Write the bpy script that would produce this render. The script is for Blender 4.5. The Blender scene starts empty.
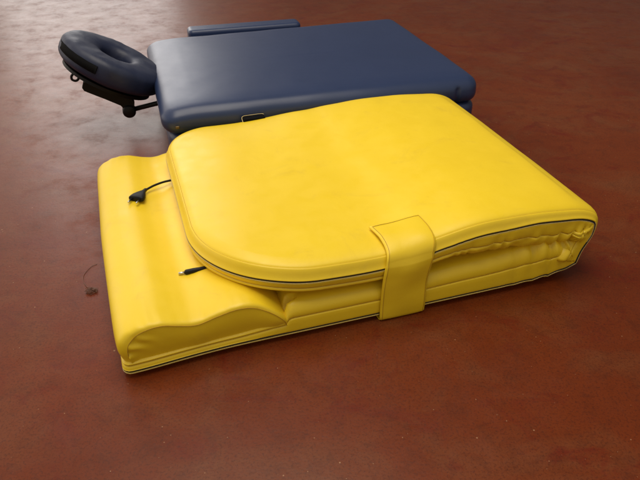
import bpy, math, random
from mathutils import Vector, Matrix, noise

random.seed(7)
C = bpy.context.scene.collection
scene = bpy.context.scene

# ------------------------------------------------------------------ camera
CAM_H, PITCH, ROLL, FPX = 0.81796, 0.59835, 0.0072972, 623.79
cam_data = bpy.data.cameras.new('camera')
cam_data.sensor_width = 36.0
cam_data.lens = FPX / 640 * 36
cam_data.clip_start = 0.02
cam_data.clip_end = 200
cam = bpy.data.objects.new('camera', cam_data)
C.objects.link(cam)
F = Vector((0, math.cos(PITCH), -math.sin(PITCH)))
R = Vector((1, 0, 0))
U = R.cross(F)
R2 = math.cos(ROLL) * R + math.sin(ROLL) * U
U2 = R2.cross(F)
M = Matrix((R2, U2, -F)).transposed().to_4x4()
M.translation = Vector((0, 0, CAM_H))
cam.matrix_world = M
scene.camera = cam

# ------------------------------------------------------------------ light of the room
world = bpy.data.worlds.new('World')
scene.world = world
world.use_nodes = True
wn = world.node_tree.nodes
wl = world.node_tree.links
wtc = wn.new('ShaderNodeTexCoord')
def lobe_node(vec, a, b, lo, hi):
    d = wn.new('ShaderNodeVectorMath'); d.operation = 'DOT_PRODUCT'
    d.inputs[1].default_value = Vector(vec).normalized()[:]
    wl.new(wtc.outputs['Generated'], d.inputs[0])
    m = wn.new('ShaderNodeMapRange'); m.interpolation_type = 'SMOOTHSTEP'
    for i, v in enumerate((a, b, lo, hi)):
        m.inputs[i + 1].default_value = v
    wl.new(d.outputs['Value'], m.inputs[0])
    return m.outputs[0]
def add_node(a, b):
    m = wn.new('ShaderNodeMath'); m.operation = 'ADD'
    wl.new(a, m.inputs[0]); wl.new(b, m.inputs[1])
    return m.outputs[0]
# a dim hall: fill glow added behind the photographer to brighten near faces, windows on the left, dark to the far right
behind = lobe_node((0.1, -1.0, 0.45), -0.15, 0.9, 0.12, 0.45)
left = lobe_node((-0.90, 0.42, 0.08), 0.45, 1.0, 0.0, 1.5)
wl.new(add_node(behind, left), wn['Background'].inputs['Strength'])
wn['Background'].inputs['Color'].default_value = (1.0, 0.90, 0.78, 1)

def area(name, loc, target, sx, sy, power, color):
    d = bpy.data.lights.new(name, 'AREA')
    d.shape = 'RECTANGLE'
    d.size, d.size_y, d.energy, d.color = sx, sy, power, color
    o = bpy.data.objects.new(name, d)
    C.objects.link(o)
    o.location = loc
    o.rotation_euler = (Vector(target) - Vector(loc)).to_track_quat('-Z', 'Y').to_euler()
    return o

area('window_light', (-2.35, 6.6, 2.2), (-0.3, 1.3, 0.0), 1.8, 3.3, 58, (1.0, 0.97, 0.94))
area('ceiling_light', (-0.3, 1.25, 2.9), (0.0, 1.25, 0.0), 2.6, 1.7, 66, (1.0, 0.91, 0.77))

scene.view_settings.view_transform = 'Standard'
scene.view_settings.look = 'None'
scene.view_settings.exposure = 0.0
scene.view_settings.gamma = 1.0

# ------------------------------------------------------------------ materials
def new_mat(name):
    m = bpy.data.materials.new(name)
    m.use_nodes = True
    return m, m.node_tree.nodes, m.node_tree.links, m.node_tree.nodes['Principled BSDF']

def tex_noise(n, l, coord, scale, detail=4, rough=0.55, dist=0.0):
    t = n.new('ShaderNodeTexNoise')
    t.inputs['Scale'].default_value = scale
    t.inputs['Detail'].default_value = detail
    t.inputs['Roughness'].default_value = rough
    t.inputs['Distortion'].default_value = dist
    l.new(coord, t.inputs['Vector'])
    return t.outputs['Fac']

def ramp(n, l, fac, stops):
    r = n.new('ShaderNodeValToRGB')
    while len(r.color_ramp.elements) < len(stops):
        r.color_ramp.elements.new(0.5)
    for e, (p, c) in zip(r.color_ramp.elements, stops):
        e.position = p
        e.color = (*c, 1) if len(c) == 3 else c
    l.new(fac, r.inputs['Fac'])
    return r.outputs['Color']

def mix(n, l, fac, a, b, mode='MIX'):
    m = n.new('ShaderNodeMix')
    m.data_type = 'RGBA'
    m.blend_type = mode
    if isinstance(fac, (int, float)):
        m.inputs[0].default_value = fac
    else:
        l.new(fac, m.inputs[0])
    for s, v in ((6, a), (7, b)):
        if isinstance(v, tuple):
            m.inputs[s].default_value = (*v, 1)
        else:
            l.new(v, m.inputs[s])
    return m.outputs[2]

def vinyl(name, col, col2, rough, grain=900, crease=0.25, dirt=None, var=1.0):
    m, n, l, b = new_mat(name)
    tc = n.new('ShaderNodeTexCoord').outputs['Object']
    f = tex_noise(n, l, tc, 6, 5, 0.6)
    c = ramp(n, l, f, [(0.3, col), (0.75, col2)])
    if dirt:
        df = ramp(n, l, tex_noise(n, l, tc, 11, 7, 0.72, 0.8), [(0.56, (0, 0, 0)), (0.78, (0.45, 0.45, 0.45))])
        c = mix(n, l, df, c, dirt)
    l.new(c, b.inputs['Base Color'])
    rr = ramp(n, l, tex_noise(n, l, tc, 25, 6, 0.6), [(0.3, (rough - .06 * var,) * 3), (0.7, (rough + .09 * var,) * 3)])
    l.new(rr, b.inputs['Roughness'])
    b.inputs['Specular IOR Level'].default_value = 0.5
    g = tex_noise(n, l, tc, grain, 2, 0.5)
    w = tex_noise(n, l, tc, 14, 4, 0.5, 0.6)
    b1 = n.new('ShaderNodeBump'); b1.inputs['Strength'].default_value = 0.10; b1.inputs['Distance'].default_value = 0.0006
    l.new(g, b1.inputs['Height'])
    b2 = n.new('ShaderNodeBump'); b2.inputs['Strength'].default_value = crease; b2.inputs['Distance'].default_value = 0.006
    l.new(w, b2.inputs['Height'])
    l.new(b1.outputs['Normal'], b2.inputs['Normal'])
    l.new(b2.outputs['Normal'], b.inputs['Normal'])
    return m

def plain(name, col, rough, metal=0.0):
    m, n, l, b = new_mat(name)
    tc = n.new('ShaderNodeTexCoord').outputs['Object']
    c = ramp(n, l, tex_noise(n, l, tc, 60, 4), [(0.3, tuple(x * 0.85 for x in col)), (0.7, tuple(min(1, x * 1.12) for x in col))])
    l.new(c, b.inputs['Base Color'])
    b.inputs['Roughness'].default_value = rough
    b.inputs['Metallic'].default_value = metal
    return m

YELLOW = vinyl('yellow_vinyl', (0.83, 0.585, 0.016), (0.87, 0.625, 0.020), 0.40, crease=0.14, dirt=(0.66, 0.45, 0.03))
STITCH = plain('ochre_stitching', (0.50, 0.30, 0.015), 0.7)
CREAM = plain('cream_piping', (0.66, 0.52, 0.22), 0.6)
ZIP = plain('black_zip_tape', (0.012, 0.011, 0.012), 0.6)
NAVY = vinyl('navy_vinyl', (0.017, 0.032, 0.090), (0.019, 0.035, 0.098), 0.37, crease=0.006, var=0.25)
NAVYC = vinyl('dark_navy_upholstery', (0.009, 0.015, 0.045), (0.012, 0.019, 0.052), 0.5, crease=0.4)
BLACK = plain('black_plastic', (0.006, 0.006, 0.006), 0.5)
BLACK.node_tree.nodes['Principled BSDF'].inputs['Specular IOR Level'].default_value = 0.25
WEB = plain('black_webbing', (0.004, 0.004, 0.0045), 0.8)
WEB.node_tree.nodes['Principled BSDF'].inputs['Specular IOR Level'].default_value = 0.1
WOOD = plain('dark_wood_frame', (0.10, 0.045, 0.02), 0.5)
BRASS = plain('brass', (0.20, 0.15, 0.08), 0.6, 1.0)
STEEL = plain('steel', (0.62, 0.60, 0.56), 0.3, 1.0)
COPPER = plain('copper_brown_hair', (0.14, 0.05, 0.022), 0.3)

def floor_material():
    m, n, l, b = new_mat('worn_oxide_red_floor')
    tc = n.new('ShaderNodeTexCoord').outputs['Object']
    mp = n.new('ShaderNodeMapping')
    mp.inputs['Rotation'].default_value = (0, 0, math.radians(-32))
    mp.inputs['Scale'].default_value = (1.0, 1.35, 1.0)
    l.new(tc, mp.inputs['Vector'])
    st = mp.outputs['Vector']
    big = tex_noise(n, l, tc, 1.6, 8, 0.65, 0.6)
    c = ramp(n, l, big, [(0.30, (0.120, 0.0200, 0.0045)), (0.52, (0.152, 0.0280, 0.0060)), (0.75, (0.175, 0.0390, 0.0100))])
    mid = tex_noise(n, l, st, 4.5, 10, 0.66, 0.9)
    c = mix(n, l, ramp(n, l, mid, [(0.47, (0, 0, 0)), (0.80, (0.58, 0.58, 0.58))]), c, (0.165, 0.068, 0.027))
    red = tex_noise(n, l, st, 6, 10, 0.68, 1.2)
    c = mix(n, l, ramp(n, l, red, [(0.53, (0, 0, 0)), (0.68, (0.85, 0.85, 0.85))]), c, (0.128, 0.014, 0.005))
    dk = tex_noise(n, l, tc, 21, 12, 0.8, 0.5)
    c = mix(n, l, ramp(n, l, dk, [(0.50, (0, 0, 0)), (0.70, (0.50, 0.50, 0.50))]), c, (0.050, 0.012, 0.006))
    grit = tex_noise(n, l, tc, 240, 3, 0.7)
    c = mix(n, l, ramp(n, l, grit, [(0.36, (0.55, 0.55, 0.55)), (0.50, (0, 0, 0))]), c, (0.062, 0.013, 0.006))
    # pale chips and crumbs trodden into the paint
    for vs_, w0, w1, g0 in ((9, 0.012, 0.022, 0.47), (26, 0.024, 0.042, 0.47), (60, 0.040, 0.066, 0.50)):
        v = n.new('ShaderNodeTexVoronoi'); v.inputs['Scale'].default_value = vs_
        l.new(tc, v.inputs['Vector'])
        sp = ramp(n, l, v.outputs['Distance'], [(w0, (1, 1, 1)), (w1, (0, 0, 0))])
        gate = ramp(n, l, tex_noise(n, l, tc, vs_ * 0.45, 3), [(g0, (0, 0, 0)), (g0 + 0.06, (0.95, 0.95, 0.95))])
        spm = mix(n, l, 1.0, sp, gate, 'MULTIPLY')
        c = mix(n, l, spm, c, (0.36, 0.20, 0.11))
    l.new(c, b.inputs['Base Color'])
    r1 = tex_noise(n, l, tc, 10, 12, 0.76, 0.15)
    rr = ramp(n, l, r1, [(0.30, (0.26,) * 3), (0.52, (0.35,) * 3), (0.72, (0.52,) * 3)])
    l.new(rr, b.inputs['Roughness'])
    b.inputs['Specular IOR Level'].default_value = 0.24
    bp = n.new('ShaderNodeBump'); bp.inputs['Strength'].default_value = 0.13; bp.inputs['Distance'].default_value = 0.0022
    l.new(tex_noise(n, l, tc, 26, 9, 0.68, 0.2), bp.inputs['Height'])
    bq = n.new('ShaderNodeBump'); bq.inputs['Strength'].default_value = 0.15; bq.inputs['Distance'].default_value = 0.001
    l.new(tex_noise(n, l, tc, 160, 4, 0.6), bq.inputs['Height'])
    l.new(bp.outputs['Normal'], bq.inputs['Normal'])
    l.new(bq.outputs['Normal'], b.inputs['Normal'])
    return m

# ------------------------------------------------------------------ helpers
def mesh_obj(name, verts, faces, mat, parent=None, smooth=True):
    me = bpy.data.meshes.new(name)
    me.from_pydata([tuple(v) for v in verts], [], faces)
    me.update()
    if smooth:
        me.polygons.foreach_set('use_smooth', [True] * len(me.polygons))
    me.materials.append(mat)
    o = bpy.data.objects.new(name, me)
    C.objects.link(o)
    if parent:
        o.parent = parent
    return o

def empty(name, loc, rz, label, cat, group=None):
    o = bpy.data.objects.new(name, None)
    o.empty_display_size = 0.05
    C.objects.link(o)
    o.location = loc
    o.rotation_euler = (0, 0, rz)
    o['label'] = label
    o['category'] = cat
    if group:
        o['group'] = group
    return o

def catmull(pts, n, closed=False):
    P = [Vector(p) for p in pts]
    out = []
    cnt = len(P) if closed else len(P) - 1
    for i in range(cnt):
        if closed:
            p0, p1, p2, p3 = P[i - 1], P[i], P[(i + 1) % len(P)], P[(i + 2) % len(P)]
        else:
            p1, p2 = P[i], P[i + 1]
            p0 = P[i - 1] if i else p1 * 2 - p2
            p3 = P[i + 2] if i + 2 < len(P) else p2 * 2 - p1
        for k in range(n):
            t = k / n
            out.append(0.5 * ((2 * p1) + (p2 - p0) * t + (2 * p0 - 5 * p1 + 4 * p2 - p3) * t * t + (3 * p1 - p0 - 3 * p2 + p3) * t ** 3))
    if not closed:
        out.append(P[-1].copy())
    return out

def tube(pts, r, seg=8, closed=False, base=0, cap=True):
    """verts, faces of a round tube along pts; r a number or a list"""
    P = [Vector(p) for p in pts]
    n = len(P)
    V, Fc = [], []
    up = None
    for i in range(n):
        if closed:
            t = (P[(i + 1) % n] - P[i - 1])
        else:
            t = P[min(i + 1, n - 1)] - P[max(i - 1, 0)]
        t.normalize()
        if up is None:
            up = Vector((0, 0, 1)) if abs(t.z) < 0.9 else Vector((0, 1, 0))
        a = t.cross(up)
        if a.length < 1e-6:
            a = t.orthogonal()
        a.normalize()
        bq = a.cross(t).normalized()
        up = bq
        rr = r[i] if isinstance(r, (list, tuple)) else r
        for k in range(seg):
            an = 2 * math.pi * k / seg
            V.append(P[i] + a * math.cos(an) * rr + bq * math.sin(an) * rr)
    m = n if closed else n - 1
    for i in range(m):
        j = (i + 1) % n
        for k in range(seg):
            k2 = (k + 1) % seg
            Fc.append((base + i * seg + k, base + i * seg + k2, base + j * seg + k2, base + j * seg + k))
    if not closed and cap:
        Fc.append(tuple(base + k for k in range(seg))[::-1])
        Fc.append(tuple(base + (n - 1) * seg + k for k in range(seg)))
    return V, Fc

def lerp_table(tab, x):
    if x <= tab[0][0]:
        return tab[0][1]
    for (a, va), (b, vb) in zip(tab, tab[1:]):
        if x <= b:
            t = (x - a) / (b - a)
            t = t * t * (3 - 2 * t)
            return va + (vb - va) * t
    return tab[-1][1]

def rounded_box(x0, x1, y0, y1, z0, z1, rc, re, fn=None, nx=24, ny=24, seg=8):
    """cushion: plan corners of radius rc, top and bottom edges of radius re; fn displaces"""
    def plan(i_r, z):
        pass
    def outline(inset):
        pts = []
        r = max(rc - inset, 0.002)
        ax0, ax1, ay0, ay1 = x0 + inset, x1 - inset, y0 + inset, y1 - inset
        def line(a, b, k):
            return [(a[0] + (b[0] - a[0]) * t / k, a[1] + (b[1] - a[1]) * t / k) for t in range(k)]
        def arc(cx, cy, a0):
            return [(cx + r * math.cos(a0 + math.pi / 2 * t / seg), cy + r * math.sin(a0 + math.pi / 2 * t / seg)) for t in range(seg)]
        pts += arc(ax1 - r, ay0 + r, -math.pi / 2) + line((ax1, ay0 + r), (ax1, ay1 - r), ny)
        pts += arc(ax1 - r, ay1 - r, 0) + line((ax1 - r, ay1), (ax0 + r, ay1), nx)
        pts += arc(ax0 + r, ay1 - r, math.pi / 2) + line((ax0, ay1 - r), (ax0, ay0 + r), ny)
        pts += arc(ax0 + r, ay0 + r, math.pi) + line((ax0 + r, ay0), (ax1 - r, ay0), nx)
        return pts
    rings = []
    mid = min((x1 - x0), (y1 - y0)) / 2 - 0.0022
    for d in sorted({mid, mid * 0.75, mid * 0.5, mid * 0.3, re * 2.5, re * 1.5}, reverse=True):
        if re * 1.2 < d <= mid:
            rings.append((d, z1))
    for k in range(7):
        a = math.pi / 2 * k / 6
        rings.append((re * (1 - math.sin(a)), z1 - re * (1 - math.cos(a))))
    if z1 - z0 > 2.2 * re:
        rings.append((0, (z0 + z1) / 2))
    for k in range(7):
        a = math.pi / 2 * k / 6
        rings.append((re * (1 - math.cos(a)), z0 + re * (1 - math.sin(a))))
    rings.append((max(mid * 0.5, re * 1.01), z0))
    V, Fc = [], []
    n = None
    for d, z in rings:
        o = outline(d)
        n = len(o)
        V += [Vector((p[0], p[1], z)) for p in o]
    for i in range(len(rings) - 1):
        for k in range(n):
            k2 = (k + 1) % n
            Fc.append((i * n + k2, i * n + k, (i + 1) * n + k, (i + 1) * n + k2))
    Fc.append(tuple(range(n)))
    last = (len(rings) - 1) * n
    Fc.append(tuple(last + k for k in range(n))[::-1])
    if fn:
        V = [fn(v) for v in V]
    return V, Fc

# ------------------------------------------------------------------ floor
fl = mesh_obj('floor', [(-15, -6, 0), (15, -6, 0), (15, 22, 0), (-15, 22, 0)], [(0, 1, 2, 3)], floor_material(), smooth=False)
fl['kind'] = 'structure'

# ------------------------------------------------------------------ folded yellow mat
YX, YY, YA = -0.34341, 0.77365, 0.31889
mat = empty('folded_massage_mat', (YX, YY, 0), YA, 'thick yellow vinyl massage mat folded in half, held by a wide strap', 'massage mat')

W = 0.672
ctrl = [(-0.010, 0, 0.001), (0.2, 0, 0.001), (0.45, 0, 0.001), (0.70, 0, 0.002), (0.84, 0, 0.004), (0.90, 0, 0.010), (0.943, 0, 0.026), (0.955, 0, 0.064), (0.972, 0, 0.105),
        (0.967, 0, 0.148), (0.925, 0, 0.172), (0.86, 0, 0.180), (0.78, 0, 0.185), (0.69, 0, 0.183), (0.60, 0, 0.168),
        (0.53, 0, 0.153), (0.45, 0, 0.150), (0.36, 0, 0.155), (0.26, 0, 0.160), (0.154, 0, 0.158)]
raw = catmull(ctrl, 24)
acc = [0.0]
for a, b in zip(raw, raw[1:]):
    acc.append(acc[-1] + (b - a).length)
S = acc[-1]
S_FOLD = acc[24 * 8]
S_TOP = acc[24 * 10]

def path(s):
    s0 = max(0.0, min(S, s))
    lo, hi = 0, len(acc) - 1
    while hi - lo > 1:
        md = (lo + hi) // 2
        if acc[md] <= s0:
            lo = md
        else:
            hi = md
    t = (s0 - acc[lo]) / (acc[hi] - acc[lo])
    p = raw[lo].lerp(raw[hi], t)
    a = raw[min(hi + 5, len(raw) - 1)] - raw[max(lo - 5, 0)]
    a.normalize()
    p = p + a * (s - s0)
    nrm = Vector((-a.z, 0, a.x))   # inward, towards the middle of the fold
    return p, a, nrm

T_TAB = [(0.0, 0.040), (0.20, 0.040), (0.304, 0.050), (0.316, 0.079), (0.5, 0.078), (0.70, 0.088), (0.85, 0.099), (0.90, 0.094), (S_FOLD - 0.02, 0.070),
         (S_TOP + 0.00, 0.074), (S_TOP + 0.07, 0.086), (S_TOP + 0.22, 0.079), (S - 0.45, 0.062), (S, 0.058)]
Z_TAB = [(0.0, 0.013), (0.8, 0.014), (0.95, 0.018), (S_TOP + 0.1, 0.022), (S_TOP + 0.2, 0.026), (S, 0.028)]

def fold_amt(s):
    return math.exp(-((s - S_FOLD) / 0.13) ** 2)

def skew(v):
    # the end seam runs slightly out of square
    return 0.012 * max(0.0, 1 - max(v, 0.0) / 0.36) ** 1.2

def emb(s, w, n, t):
    """flat mat coordinates (along, across, through) -> folded space"""
    p, a, nrm = path(s)
    fr = max(0.0, min(1.0, n / t))
    fa = fold_amt(s)
    inner = fr * fr
    edge = math.exp(-min(w, W - w) / 0.05) if 0 < w < W else 1.0
    side = 1 if w > W / 2 else -1
    nz = noise.noise(Vector((s * 16, side * 2.0, 1.7)))
    # bunched vinyl inside the fold: rounded lobes with sharp clefts between them
    ph = (s - S_FOLD) * math.pi / 0.036 + nz * 1.3 + w * 10
    lobe = abs(math.sin(ph)) - 0.5 if fa > 0.02 else 0.0
    g = min(1.0, max(0.0, (fr - 0.42) / 0.25))
    n2 = n + lobe * 0.018 * fa * g
    ww = w + side * lobe * 0.020 * fa * g * edge + side * 0.003 * fa * g
    # scalloped seam of the lower half just before the fold
    b = math.exp(-((s - 0.885) / 0.085) ** 2) * (math.exp(-min(w, W - w) / 0.09) if 0 < w < W else 1.0)
    sc = abs(math.sin(s * math.pi / 0.042 + nz * 1.5 + fr * 0.6)) - 0.5
    n2 += b * sc * (0.008 + 0.012 * inner)
    ww += side * b * sc * 0.011 * (0.25 + fr)
    # slanting pulls in the lower band of the top half, right of the strap
    d = math.exp(-((s - (S_TOP + 0.17)) / 0.15) ** 2) * edge
    pl = abs(math.sin(s * math.pi / 0.034 - fr * 3.2 + nz * 4.5)) - 0.5
    n2 += d * pl * 0.0028 * inner
    ww += side * d * pl * 0.0055 * min(1.0, max(0.0, (fr - 0.35) / 0.3))
    # the pillow end of the lower half is a little wider
    if w < W / 2 and s < 0.4:
        ww -= 0.013 * math.exp(-(s / 0.13) ** 2) * (1 - w / (W / 2))
    # slow, uneven sag
    k = noise.noise(Vector((s * 3.1, w * 3.4, 3.0))) * 0.0030 + noise.noise(Vector((s * 11, w * 9, 8.0))) * 0.0010
    if s < 0.9:
        k = max(k, 0) * fr
        n2 = max(n2, 0)
    if s > S_TOP:
        k -= 0.021 * math.exp(-((p.x - 0.50) / 0.125) ** 2) * max(0, min(1, w / W)) ** 1.3
    fw = math.exp(-((s - S_FOLD) / 0.20) ** 2) * edge * min(1.0, max(0.0, (fr - 0.30) / 0.2))
    if fw > 0.02:
        rdg = abs(noise.noise(Vector((s * 42, fr * 2.4 + s * 20, side * 3.0 + w * 8)))) - 0.2
        n2 += fw * rdg * 0.006
        ww += side * fw * rdg * 0.011
    q = p + nrm * (n2 + k)
    if s < 0.3:
        q.x += skew(ww) * max(0.0, 1 - s / 0.3)
        ww -= 0.014 * max(0.0, 1 - s / 0.2) * max(0.0, w / W) ** 2
    return Vector((q.x, ww, max(q.z, 0.0012)))

GS, GW = 250, 84
R0, R1_NEAR, R1_FAR = 0.014, 0.215, 0.120
INS = 0.032

def rr_map(s, w, inset):
    """unit position in the square mat -> rounded rectangle shrunk by inset"""
    sa, sb, wa, wb = inset, S - inset, inset, W - inset
    x = sa + (sb - sa) * s
    y = wa + (wb - wa) * w
    for left in (True, False):
        for low in (True, False):
            r = max(R0 - inset, 0.003) if left else (R1_NEAR if low else R1_FAR) - inset
            a = ((sa + r) - x) / r if left else (x - (sb - r)) / r
            b = ((wa + r) - y) / r if low else (y - (wb - r)) / r
            if a > 0 and b > 0:
                a2 = a * math.sqrt(max(0, 1 - b * b / 2))
                b2 = b * math.sqrt(max(0, 1 - a * a / 2))
                x = (sa + r) - a2 * r if left else (sb - r) + a2 * r
                y = (wa + r) - b2 * r if low else (wb - r) + b2 * r
                return x, y
    return x, y

def smooth_edges(k):
    return 0.5 - 0.5 * math.cos(math.pi * k)

def gs(i):
    return i / GS
def gw(j):
    # finer towards the long edges
    t = j / GW
    return t + 0.35 * (-math.sin(2 * math.pi * t)) / (2 * math.pi)

# border index loop (counter-clockwise)
loop = [(i, 0) for i in range(GS)] + [(GS, j) for j in range(GW)] + [(i, GW) for i in range(GS, 0, -1)] + [(0, j) for j in range(GW, 0, -1)]
NL = len(loop)
border = [Vector((*rr_map(gs(i), gw(j), 0.0), 0)) for i, j in loop]
normals = []
for k in range(NL):
    t = border[(k + 1) % NL] - border[k - 1]
    t.normalize()
    normals.append(Vector((t.y, -t.x, 0)))

def profile(zn, t):
    st = zn + 0.52 * (t - zn)
    pr = [(-0.022, 0.0012), (-0.0145, 0.0035), (-0.0118, 0.0056), (-0.0108, 0.0066), (-0.0098, 0.0060), (-0.006, 0.42 * zn), (-0.0025, 0.70 * zn), (0.0006, zn - 0.0032), (0.0018, zn - 0.0016), (0.0012, zn - 0.0003),
            (-0.0022, zn + 0.0002), (-0.0040, zn + 0.0016), (-0.0022, zn + 0.0030), (0.0012, zn + 0.0038), (0.0022, zn + 0.0056),
            (0.0022, zn + 0.35 * (st - zn)), (0.0010, st - 0.0035), (-0.0006, st - 0.0012), (-0.0016, st), (-0.0004, st + 0.0014), (0.0006, st + 0.0045),
            (-0.0006, st + 0.42 * (t - st)), (-0.0060, st + 0.72 * (t - st)), (-0.0150, st + 0.92 * (t - st)), (-0.0240, st + 0.985 * (t - st))]
    return pr
def refine(pr):
    # fixed counts, so every ring has the same number of points: the wide spans are rounded out
    out = []
    n = len(pr)
    for i in range(n - 1):
        p0, p1, p2, p3 = pr[max(i - 1, 0)], pr[i], pr[i + 1], pr[min(i + 2, n - 1)]
        for q in range(2):
            u = q / 2
            out.append(tuple(b + (c - b) * u + ((b - a) - (d - c)) * 0.0625 * q for a, b, c, d in zip(p0, p1, p2, p3)))
    out.append(pr[-1])
    return out
NPROF = len(refine(profile(0.02, 0.06)))

def loop_point(k, off, n, t):
    b = border[k] + normals[k] * off
    if off < -0.02:
        # blend towards the inset grid line so corner rows never cross
        i, j = loop[k]
        q = rr_map(gs(i), gw(j), -off)
        b = Vector((q[0], q[1], 0))
    return emb(b.x, b.y, n, t)

V, Fc = [], []
idx_out, idx_in = {}, {}
for i in range(GS + 1):
    for j in range(GW + 1):
        s, w = rr_map(gs(i), gw(j), INS)
        t = lerp_table(T_TAB, s)
        e = min(w, W - w, s, S - s) - INS
        puff = 0.0045 * (1 - math.exp(-e / 0.05))
        idx_out[i, j] = len(V)
        V.append(emb(s, w, -puff if s > S_TOP else 0.0, t))
        idx_in[i, j] = len(V)
        V.append(emb(s, w, t + puff * 0.6, t))
for i in range(GS):
    for j in range(GW):
        Fc.append((idx_out[i, j], idx_out[i, j + 1], idx_out[i + 1, j + 1], idx_out[i + 1, j]))
        Fc.append((idx_in[i, j], idx_in[i + 1, j], idx_in[i + 1, j + 1], idx_in[i, j + 1]))
PROFS = []
for k in range(NL):
    t = lerp_table(T_TAB, border[k].x)
    PROFS.append((t, refine(profile(lerp_table(Z_TAB, border[k].x), t))))
rings = []
for m in range(NPROF):
    r = []
    for k in range(NL):
        t, pk = PROFS[k]
        off, n = pk[m]
        r.append(len(V))
        V.append(loop_point(k, off, n, t))
    rings.append(r)
rings = [[idx_out[l] for l in loop]] + rings + [[idx_in[l] for l in loop]]
for a, b in zip(rings, rings[1:]):
    for k in range(NL):
        k2 = (k + 1) % NL
        Fc.append((a[k], a[k2], b[k2], b[k]))
cover = mesh_obj('cover', V, Fc, YELLOW, mat)
cover.shadow_terminator_geometry_offset = 0.15

def around(name, fo, r, m, seg=6):
    pts = []
    for k in range(NL):
        t = lerp_table(T_TAB, border[k].x)
        zn = lerp_table(Z_TAB, border[k].x)
        off, n = fo(zn, t, border[k].x)
        pts.append(loop_point(k, off, n, t))
    v, f = tube(pts, r, seg, closed=True)
    return mesh_obj(name, v, f, m, mat)

around('zip', lambda zn, t, s: (-0.0002 + 0.0012 * fold_amt(s), zn + 0.0016), 0.0016, ZIP)
around('piping', lambda zn, t, s: (0.0019 if s < S_FOLD + 0.05 else -0.004, zn - 0.0004), 0.00060, CREAM)
around('piping', lambda zn, t, s: (0.0019 if s > S_FOLD - 0.03 else -0.004, zn + 0.0036), 0.00060, CREAM)
around('stitching', lambda zn, t, s: (-0.0108, 0.0064), 0.00050, STITCH)
around('stitching', lambda zn, t, s: (-0.0015, zn + 0.52 * (t - zn)), 0.00055, STITCH)

# pillow, a contoured bolster sewn on the end of the lower half
PSEC = [(-0.0035, 0.026), (-0.0085, 0.042), (-0.0125, 0.062), (-0.008, 0.083), (0.009, 0.098), (0.035, 0.106), (0.065, 0.106), (0.10, 0.0955), (0.13, 0.0905),
        (0.165, 0.0965), (0.20, 0.1025), (0.228, 0.1015), (0.255, 0.092), (0.28, 0.074), (0.298, 0.052), (0.304, 0.034)]
sec = catmull([(a, 0, b) for a, b in PSEC], 6)
ns = len(sec)
vs = []
PV0, PV1 = 0.0000, W - 0.0015
prof = [(0.0, 0.0), (0.0, 0.0)]
V, Fc = [], []
cols = []
rim = [(0.0, 0.0065), (0.0008, 0.0035), (0.003, 0.0012), (0.0065, 0.0), (0.014, -0.0010), (0.026, -0.0022), (0.045, -0.003), (0.08, -0.0034)]
rim = sorted(rim + [(0.010, -0.0005), (0.019, -0.0015)])
stations = [(PV0 + d, sh) for d, sh in rim] + [(PV0 + 0.08 + (PV1 - PV0 - 0.16) * k / 40, -0.0034) for k in range(1, 40)] + [(PV1 - d, sh) for d, sh in rim[::-1]]
cx, cz = 0.145, 0.036
def pil(p, v, sh):
    L_ = 0.0
    d = min(v - PV0, PV1 - v)
    # shrink towards the base line
    zr = min(1.0, max(0.0, (p.z - 0.03) / 0.06))
    z = p.z - sh * zr
    rc = 0.012
    cut = rc - math.sqrt(max(0.0, rc * rc - (rc - d) ** 2)) if d < rc else 0.0
    x = p.x + (sh * 0.8 + cut * 0.8 * min(1, max(0, (0.145 - p.x) / 0.15))) * (0.145 - p.x) / 0.15
    x += skew(v) * max(0.0, 1 - max(p.x, 0) / 0.3)
    v = v - 0.010 * math.exp(-(p.x / 0.13) ** 2) * max(0, 1 - v / 0.3) - 0.014 * max(0.0, 1 - max(p.x, 0) / 0.2) * (v / W) ** 2
    wr = 0
    if d < 0.09 and p.z > 0.04:
        g = (1 - math.exp(-d / 0.008)) * math.exp(-d / 0.03) * min(1, (p.z - 0.04) / 0.03)
        wr = g * (math.sin(p.x * 300 + d * 25) * 0.5 + noise.noise(Vector((p.x * 45, v * 14, 1))) * 1.3) * 0.0016
        wr *= math.exp(-((p.x - 0.03) / 0.05) ** 2) * 1.5 + math.exp(-((p.x - 0.18) / 0.05) ** 2)
    z += wr + (noise.noise(Vector((p.x * 9, v * 5, 2))) * 0.0015 * zr)
    y = v + 0.004 * math.sin(math.pi * min(1, max(0, (p.z - 0.036) / 0.06))) * (-1 if v < W / 2 else 1) * math.exp(-d / 0.01)
    return Vector((x, y, z))
for v, sh in stations:
    V += [pil(p, v, sh) for p in sec]
for a in range(len(stations) - 1):
    for b in range(ns - 1):
        Fc.append((a * ns + b, a * ns + b + 1, (a + 1) * ns + b + 1, (a + 1) * ns + b))
pillow = mesh_obj('pillow', V, Fc, YELLOW, mat)
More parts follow.
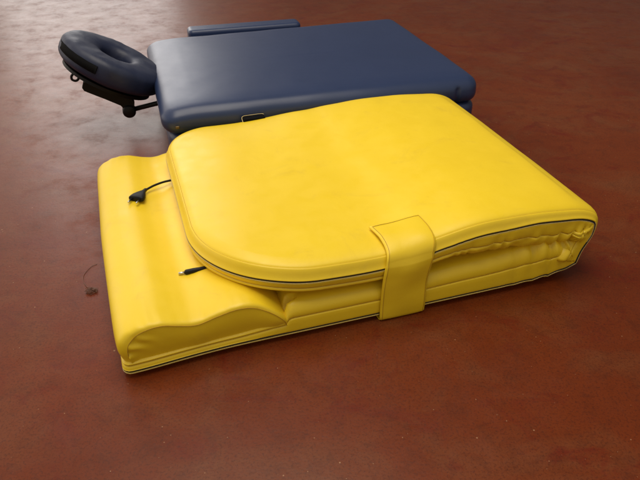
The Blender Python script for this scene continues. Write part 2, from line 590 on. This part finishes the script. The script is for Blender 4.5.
for end in (0, 1):
    V, Fc = [], []
    st = stations[0] if end == 0 else stations[-1]
    loopc = [pil(p, *st) for p in sec]
    bx = [Vector((p.x + 0.004 * (0.145 - p.x) / 0.15, p.y + (0.0035 if end == 0 else -0.0035), min(p.z, 0.0275 + 0.012 * max(0, p.x / 0.3)))) for p in loopc]
    K = 18
    for q in range(K + 1):
        f = q / K
        for a, b in zip(loopc, bx):
            p = a.lerp(b, f)
            p.y += (-1 if end == 0 else 1) * 0.0035 * math.sin(math.pi * f) * min(1, max(0, a.z - 0.034) / 0.05)
            # puckers fanning from the rounded corner
            pk = math.exp(-((p.x - 0.015) / 0.035) ** 2) * math.exp(-((f - 0.3) / 0.3) ** 2)
            p.y += pk * 0.0030 * math.sin((p.z * 0.9 + p.x) * 190 + 2.5 * noise.noise(Vector((p.x * 30, p.z * 30, 3))))
            V.append(p)
    for q in range(K):
        for b in range(ns - 1):
            fc = (q * ns + b, (q + 1) * ns + b, (q + 1) * ns + b + 1, q * ns + b + 1)
            Fc.append(fc if end == 0 else fc[::-1])
    ep = mesh_obj('end_panel', V, Fc, YELLOW, pillow)
    v, f = tube([p + Vector((0, -0.0006 if end == 0 else 0.0006, 0.0004)) for p in loopc], 0.0006, 6)
    mesh_obj('stitching', v, f, STITCH, ep if False else pillow)

# strap round both halves
def strap_mesh(v_in, u0, u1, z_extra):
    pass
prof_s = [(0.086, 0.1570), (0.066, 0.1570), (0.045, 0.1565), (0.022, 0.1535), (0.006, 0.147), (-0.003, 0.136), (-0.0065, 0.118), (-0.0065, 0.095), (-0.006, 0.07), (-0.0065, 0.045), (-0.0065, 0.02), (-0.004, 0.0045), (0.008, 0.0012), (0.06, 0.0010)]
sp = catmull([(0, a, b) for a, b in prof_s], 6)
NSX = 26
V, Fc = [], []
def strap_pt(p, k, q, off):
    f = q / NSX
    uu = 0.496 + 0.116 * f
    # the band leans a little as it drops and is pinched at the shoulder
    lean = -0.016 * min(1, max(0, (0.164 - p.z) / 0.15)) if p.z < 0.164 else 0
    wdt = 1 - 0.05 * math.sin(math.pi * k)
    uu = 0.543 + (f - 0.5) * (0.106 - 0.010 * k) * wdt + lean + 0.004 * math.sin(k * 9)
    rise = lerp_table([(0.45, 0.001), (0.52, 0.0045), (0.60, 0.0115), (0.66, 0.020)], uu) * min(1, max(0, (p.z - 0.05) / 0.11))
    ed = min(f, 1 - f)
    bow = 0.003 * math.sin(math.pi * f) + noise.noise(Vector((uu * 14, k * 6, 4))) * 0.003
    out = Vector((0, -1, 0)) if p.z < 0.13 else Vector((0, -0.3, 0.9))
    return Vector((uu, p.y, p.z + rise)) + out * (bow + off - (0.0015 if ed < 0.01 else 0))
np_ = len(sp)
for side in (0.003, 0.0):
    for a, p in enumerate(sp):
        for q in range(NSX + 1):
            V.append(strap_pt(p, a / (np_ - 1), q, side))
row = NSX + 1
half = np_ * row
for a in range(np_ - 1):
    for q in range(NSX):
        i = a * row + q
        Fc.append((i, i + 1, i + row + 1, i + row))
        Fc.append((half + i, half + i + row, half + i + row + 1, half + i + 1))
for a in range(np_ - 1):
    for q in (0, NSX):
        i = a * row + q
        fc = (i, i + row, half + i + row, half + i)
        Fc.append(fc if q == 0 else fc[::-1])
for q in range(NSX):
    for a in (0, np_ - 1):
        i = a * row + q
        fc = (i, half + i, half + i + 1, i + 1)
        Fc.append(fc if a == 0 else fc[::-1])
strap = mesh_obj('strap', V, Fc, YELLOW, mat)
# stitch line round the free end of the strap
edge = [strap_pt(sp[a], a / (np_ - 1), 1.1, 0.0034) for a in range(len(sp) - 8, 0, -1)] + [strap_pt(sp[1], 0, q, 0.0034) for q in range(2, NSX - 1)] + \
       [strap_pt(sp[a], a / (np_ - 1), NSX - 1.1, 0.0034) for a in range(1, len(sp) - 8)]
v, f = tube(edge, 0.0005, 5)
mesh_obj('stitching', v, f, STITCH, strap)

# the strap's black fastening loop poking up behind the far edge
V, Fc = rounded_box(0.366, 0.424, 0.650, 0.672, 0.146, 0.1660, 0.0025, 0.002, nx=8, ny=2, seg=3)
tab = mesh_obj('strap_loop', V, Fc, WEB, mat)
tab['label'] = 'black webbing loop with yellow edging at the far edge'
v, f = tube(catmull([(0.364, 0.650, 0.158), (0.367, 0.668, 0.1668), (0.395, 0.672, 0.1670), (0.418, 0.672, 0.1672), (0.424, 0.668, 0.1668)], 6), 0.0008, 6)
mesh_obj('edging', v, f, CREAM, tab)

# ------------------------------------------------------------------ power cord with its two-pin plug
def yw(u, v, z=0.0):
    return Vector((YX + u * math.cos(YA) - v * math.sin(YA), YY + u * math.sin(YA) + v * math.cos(YA), z))
cord = empty('power_cord', yw(0.071, 0.443, 0.0925), YA, 'black power cord with a two-pin plug lying on the yellow pillow', 'power cord')
def rel(pts, o=(0.06, 0.47, 0.0925)):
    return [Vector(p) - Vector(o) for p in pts]
cable = catmull(rel([(0.25, 0.53, 0.1025), (0.19, 0.527, 0.1020), (0.16, 0.520, 0.1055), (0.13, 0.514, 0.1075), (0.105, 0.502, 0.1085), (0.088, 0.488, 0.1095), (0.080, 0.477, 0.1110)]), 8)
v, f = tube(cable, 0.0026, 10)
mesh_obj('cable', v, f, BLACK, cord)
nk, fr_ = Vector((0.083, 0.482, 0.1115)), Vector((0.058, 0.437, 0.1155))
ax = (fr_ - nk).normalized()
pr = Vector((0, 0, 1)).cross(ax).normalized()
upv = ax.cross(pr)
V, Fc = [], []
SEG = 20
st_ = [(0.0, 0.0036, 0.0034), (0.006, 0.0040, 0.0036), (0.012, 0.0046, 0.0042), (0.018, 0.0075, 0.0052), (0.026, 0.0115, 0.0062), (0.034, 0.0152, 0.0068), (0.043, 0.0172, 0.0068), (0.050, 0.0175, 0.0066), (0.0515, 0.0160, 0.0055)]
for d, hw, hh in st_:
    c = nk + ax * d - Vector((0.06, 0.47, 0.0925))
    for k in range(SEG):
        a = 2 * math.pi * k / SEG
        ca, sa = math.cos(a), math.sin(a)
        V.append(c + pr * hw * math.copysign(abs(ca) ** 0.6, ca) + upv * hh * math.copysign(abs(sa) ** 0.6, sa))
for a in range(len(st_) - 1):
    for k in range(SEG):
        k2 = (k + 1) % SEG
        Fc.append((a * SEG + k, a * SEG + k2, (a + 1) * SEG + k2, (a + 1) * SEG + k))
Fc.append(tuple(range(SEG))[::-1])
Fc.append(tuple((len(st_) - 1) * SEG + k for k in range(SEG)))
plug = mesh_obj('plug', V, Fc, BLACK, cord)
for sgn in (-1, 1):
    b0 = nk + ax * 0.051 + pr * sgn * 0.0095 - Vector((0.06, 0.47, 0.0925))
    v, f = tube([b0, b0 + ax * 0.009, b0 + ax * 0.0095], [0.0021, 0.0021, 0.0020], 10)
    sl = mesh_obj('pin', v, f, BLACK, plug)
    v, f = tube([b0 + ax * 0.0095, b0 + ax * 0.017, b0 + ax * 0.0185], [0.0022, 0.0022, 0.0012], 10)
    mesh_obj('pin_tip', v, f, STEEL, plug)

dc = empty('connector_cable', yw(0.146, 0.134, 0.0935), YA, 'small black barrel connector with a metal tip poking out of the yellow fold', 'cable')
o0 = Vector((0.15, 0.15, 0.093))
v, f = tube([Vector(p) - o0 for p in catmull([(0.30, 0.15, 0.102), (0.24, 0.149, 0.102), (0.19, 0.1475, 0.1020), (0.178, 0.1475, 0.1010)], 5)], 0.002, 8)
mesh_obj('cable', v, f, BLACK, dc)
pts = [(0.186, 0.1475, 0.1015), (0.184, 0.1475, 0.1015), (0.168, 0.148, 0.1000), (0.156, 0.1485, 0.0990), (0.143, 0.149, 0.0982), (0.140, 0.149, 0.0980)]
v, f = tube([Vector(p) - o0 for p in pts], [0.0028, 0.0036, 0.0042, 0.0052, 0.0052, 0.0042], 14)
mesh_obj('connector_body', v, f, BLACK, dc)
pts = [(0.141, 0.149, 0.0980), (0.1285, 0.1495, 0.0974), (0.1280, 0.1495, 0.0974)]
v, f = tube([Vector(p) - o0 for p in pts], [0.0028, 0.0028, 0.0022], 14)
mesh_obj('barrel_tip', v, f, STEEL, dc)

# ------------------------------------------------------------------ folded blue table
BX, BY, BA = -0.39031, 1.49240, 0.29157
tbl = empty('folded_massage_table', (BX, BY, 0), BA, 'dark blue padded massage table folded flat behind the yellow mat, face cradle attached', 'massage table')
BL, BW = 0.888, 0.640
def soft(v, amp=0.0018):
    d = noise.noise(v * 4.0) * amp + noise.noise(v * 13.0) * amp * 0.35
    return d
def top_fn(v):
    z = v.z + soft(v) * (1 if v.z > 0.15 else 0.3)
    y = v.y
    # tucked fold of vinyl at the near right corner
    g = math.exp(-((v.x - (BL - 0.075)) / 0.006) ** 2)
    if v.y < 0.06 and v.z < 0.180:
        y += 0.007 * g
    x = v.x + noise.noise(Vector((v.y * 7, v.z * 20, 1))) * 0.002
    y += noise.noise(Vector((v.x * 8, v.z * 20, 5))) * 0.003
    cxn = (v.x - BL / 2) / (BL / 2)
    cyn = (v.y - BW / 2) / (BW / 2)
    top = max(0.0, (v.z - 0.150) / 0.049)
    z += top * 0.003 * max(0, (1 - cxn ** 4)) * max(0, 1 - cyn ** 4)
    # the padding rolls off towards the left end and the front edge
    z -= top * (0.008 * max(0.0, 1 - max(v.x, 0) / 0.10) ** 2 + 0.006 * max(0.0, 1 - max(v.y, 0) / 0.07) ** 2)
    y += (v.x / BL - 0.5) * 0.045 * max(0.0, v.y / BW)
    return Vector((x, y, z))
v, f = rounded_box(-0.018, BL, -0.014, BW + 0.010, 0.124, 0.199, 0.042, 0.031, top_fn, nx=160, ny=90, seg=10)
mesh_obj('upper_cushion', v, f, NAVY, tbl)
v, f = rounded_box(-0.004, BL - 0.003, -0.012, BW - 0.004, 0.036, 0.1255, 0.045, 0.02, lambda p: p + Vector((noise.noise(p * 6) * 0.002, noise.noise(p * 7) * 0.003, 0)), nx=60, ny=50, seg=8)
mesh_obj('lower_cushion', v, f, NAVY, tbl)
v, f = rounded_box(0.012, BL - 0.02, 0.004, BW - 0.02, 0.001, 0.040, 0.006, 0.003, nx=6, ny=10, seg=3)
mesh_obj('frame', v, f, WOOD, tbl)
v, f = rounded_box(0.014, 0.025, -0.0165, -0.006, 0.149, 0.156, 0.003, 0.002, nx=3, ny=3, seg=3)
mesh_obj('hinge', v, f, BRASS, tbl)
v, f = rounded_box(0.132, 0.536, BW + 0.040, BW + 0.110, 0.150, 0.198, 0.018, 0.012, None, nx=50, ny=10, seg=6)
mesh_obj('side_bolster', v, f, NAVY, tbl)

# face cradle, tilted up away from the table
TILT = math.radians(29)
ca = Vector((-0.122, 0.350, 0.215))
eu = Vector((-math.cos(TILT), 0, math.sin(TILT)))   # outwards, up
ev = Vector((0, 1, 0))
en = Vector((math.sin(TILT), 0, math.cos(TILT)))    # face of the cushion
def cr(a, b, c):
    return ca + eu * a + ev * b + en * c
cradle = bpy.data.objects.new('face_cradle', None)
C.objects.link(cradle); cradle.parent = tbl
V, Fc = [], []
NA, NB = 96, 30
for i in range(NA):
    th = 2 * math.pi * i / NA
    # oval ring, a little narrower at the open end
    ra, rb = 0.096, 0.093
    cxp = ra * math.cos(th); cyp = rb * math.sin(th)
    rad = Vector((math.cos(th) * rb, math.sin(th) * ra, 0)).normalized()
    wid = 0.051 + 0.003 * math.cos(2 * th)
    hgt = 0.036
    # soft dip at the chin gap
    for k in range(NB):
        ph = 2 * math.pi * k / NB
        cp, sp_ = math.cos(ph), math.sin(ph)
        ee = 0.62
        dx = wid * math.copysign(abs(cp) ** ee, cp)
        dz = hgt * math.copysign(abs(sp_) ** ee, sp_)
        a = cxp + rad.x * dx
        b = cyp + rad.y * dx
        ns_ = noise.noise(Vector((a * 22, b * 22, dz * 20))) * 0.0022 + noise.noise(Vector((a * 60, b * 60, dz * 40))) * 0.0012
        V.append(cr(a + rad.x * ns_, b + rad.y * ns_, dz + ns_ * 0.8))
for i in range(NA):
    i2 = (i + 1) % NA
    for k in range(NB):
        k2 = (k + 1) % NB
        Fc.append((i * NB + k, i2 * NB + k, i2 * NB + k2, i * NB + k2))
mesh_obj('cradle_cushion', V, Fc, NAVYC, cradle)
# hook-and-loop strip round the outer side of the cushion
V, Fc = [], []
n_ = 30
for i in range(n_ + 1):
    th = math.radians(-2 - 68 * i / n_)
    ra, rb = 0.096, 0.093
    rad = Vector((math.cos(th) * rb, math.sin(th) * ra, 0)).normalized()
    for dd, hh in ((0.048, -0.012), (0.0540, -0.011), (0.0545, 0.010), (0.0490, 0.011)):
        V.append(cr(ra * math.cos(th) + rad.x * dd, rb * math.sin(th) + rad.y * dd, hh + 0.004))
for i in range(n_):
    for k in range(4):
        k2 = (k + 1) % 4
        Fc.append((i * 4 + k, i * 4 + k2, i * 4 + 4 + k2, i * 4 + 4 + k))
Fc += [(0, 1, 2, 3), tuple(n_ * 4 + k for k in (3, 2, 1, 0))]
mesh_obj('hook_strip', V, Fc, WEB, cradle)

def bar(name, pts, r, m, parent, flat=1.0, seg=10):
    v, f = tube(pts, r, seg)
    return mesh_obj(name, v, f, m, parent)
# base plate under the cushion: a flat oval ring
V, Fc = [], []
for i in range(64):
    th = 2 * math.pi * i / 64
    for dd, hh in ((0.030, -0.041), (-0.026, -0.041), (-0.026, -0.050), (0.030, -0.050)):
        V.append(cr((0.098 + dd) * math.cos(th), (0.088 + dd) * math.sin(th), hh))
for i in range(64):
    i2 = (i + 1) % 64
    for k in range(4):
        k2 = (k + 1) % 4
        Fc.append((i * 4 + k, i * 4 + k2, i2 * 4 + k2, i2 * 4 + k))
mesh_obj('base_plate', V, Fc, BLACK, cradle, smooth=False)
# two side arms with the rods that plug into the table end
for b in (-0.075, 0.075):
    V, Fc = [], []
    prof_a = [(0.058, -0.054), (0.065, -0.060), (0.063, -0.076), (0.055, -0.082), (0.02, -0.083), (0.0, -0.083), (-0.05, -0.085), (-0.075, -0.098), (-0.088, -0.098), (-0.090, -0.085), (-0.082, -0.060), (-0.06, -0.052), (0.0, -0.051)]
    for db in (-0.008, 0.008):
        V += [cr(a, b + db, c) for a, c in prof_a]
    k = len(prof_a)
    Fc += [tuple(range(k)), tuple(range(k, 2 * k))[::-1]] + [(i, k + i, k + (i + 1) % k, (i + 1) % k) for i in range(k)]
    mesh_obj('side_arm', V, Fc, BLACK, cradle, smooth=False)
    kp = cr(-0.078, b - 0.012, -0.092)
    v, f = tube([kp - Vector((0, 0.004, 0)), kp, kp + Vector((0, 0.024, 0)), kp + Vector((0, 0.028, 0))], [0.015, 0.019, 0.019, 0.015], 20)
    mesh_obj('pivot_knob', v, f, BLACK, cradle)
    kk = cr(-0.078, b, -0.092)
    bar('rod', [kk, Vector((0.0, kk.y, 0.112)), Vector((0.05, kk.y, 0.112))], 0.007, BLACK, cradle)
v, f = tube(catmull([cr(0.084, -0.06, -0.050), cr(0.093, -0.06, -0.053), cr(0.097, -0.06, -0.062), cr(0.092, -0.06, -0.071), cr(0.082, -0.06, -0.070), cr(0.078, -0.06, -0.061)], 5, closed=True), 0.0035, 8, closed=True)
mesh_obj('lock_loop', v, f, BLACK, cradle)

# ------------------------------------------------------------------ tangle of hair on the floor
tc = yw(-0.049, 0.258, 0)
V, Fc = [], []
for q in range(16):
    a0 = random.uniform(0, 6.28)
    pts = []
    for k in range(7):
        a = a0 + random.uniform(-1.6, 1.6); rr = 0.0125 * random.random() ** 0.6
        pts.append(Vector((math.cos(a) * rr * 1.2, math.sin(a) * rr, 0.0008 + random.random() * 0.005)))
    v_, f_ = tube(catmull(pts, 6), 0.00032, 5, base=len(V))
    V += v_; Fc += f_
tail = catmull([(0, 0, 0.001), (-0.012, 0.012, 0.001), (-0.026, 0.03, 0.001), (-0.034, 0.055, 0.001), (-0.028, 0.085, 0.001), (-0.018, 0.095, 0.001)], 8)
v2, f2 = tube(tail, 0.0005, 5, base=len(V))
hair = mesh_obj('hair_tangle', V + v2, Fc + f2, COPPER)
hair.location = tc
hair['label'] = 'small brown tangle of hair on the floor left of the yellow mat'
hair['category'] = 'hair tangle'
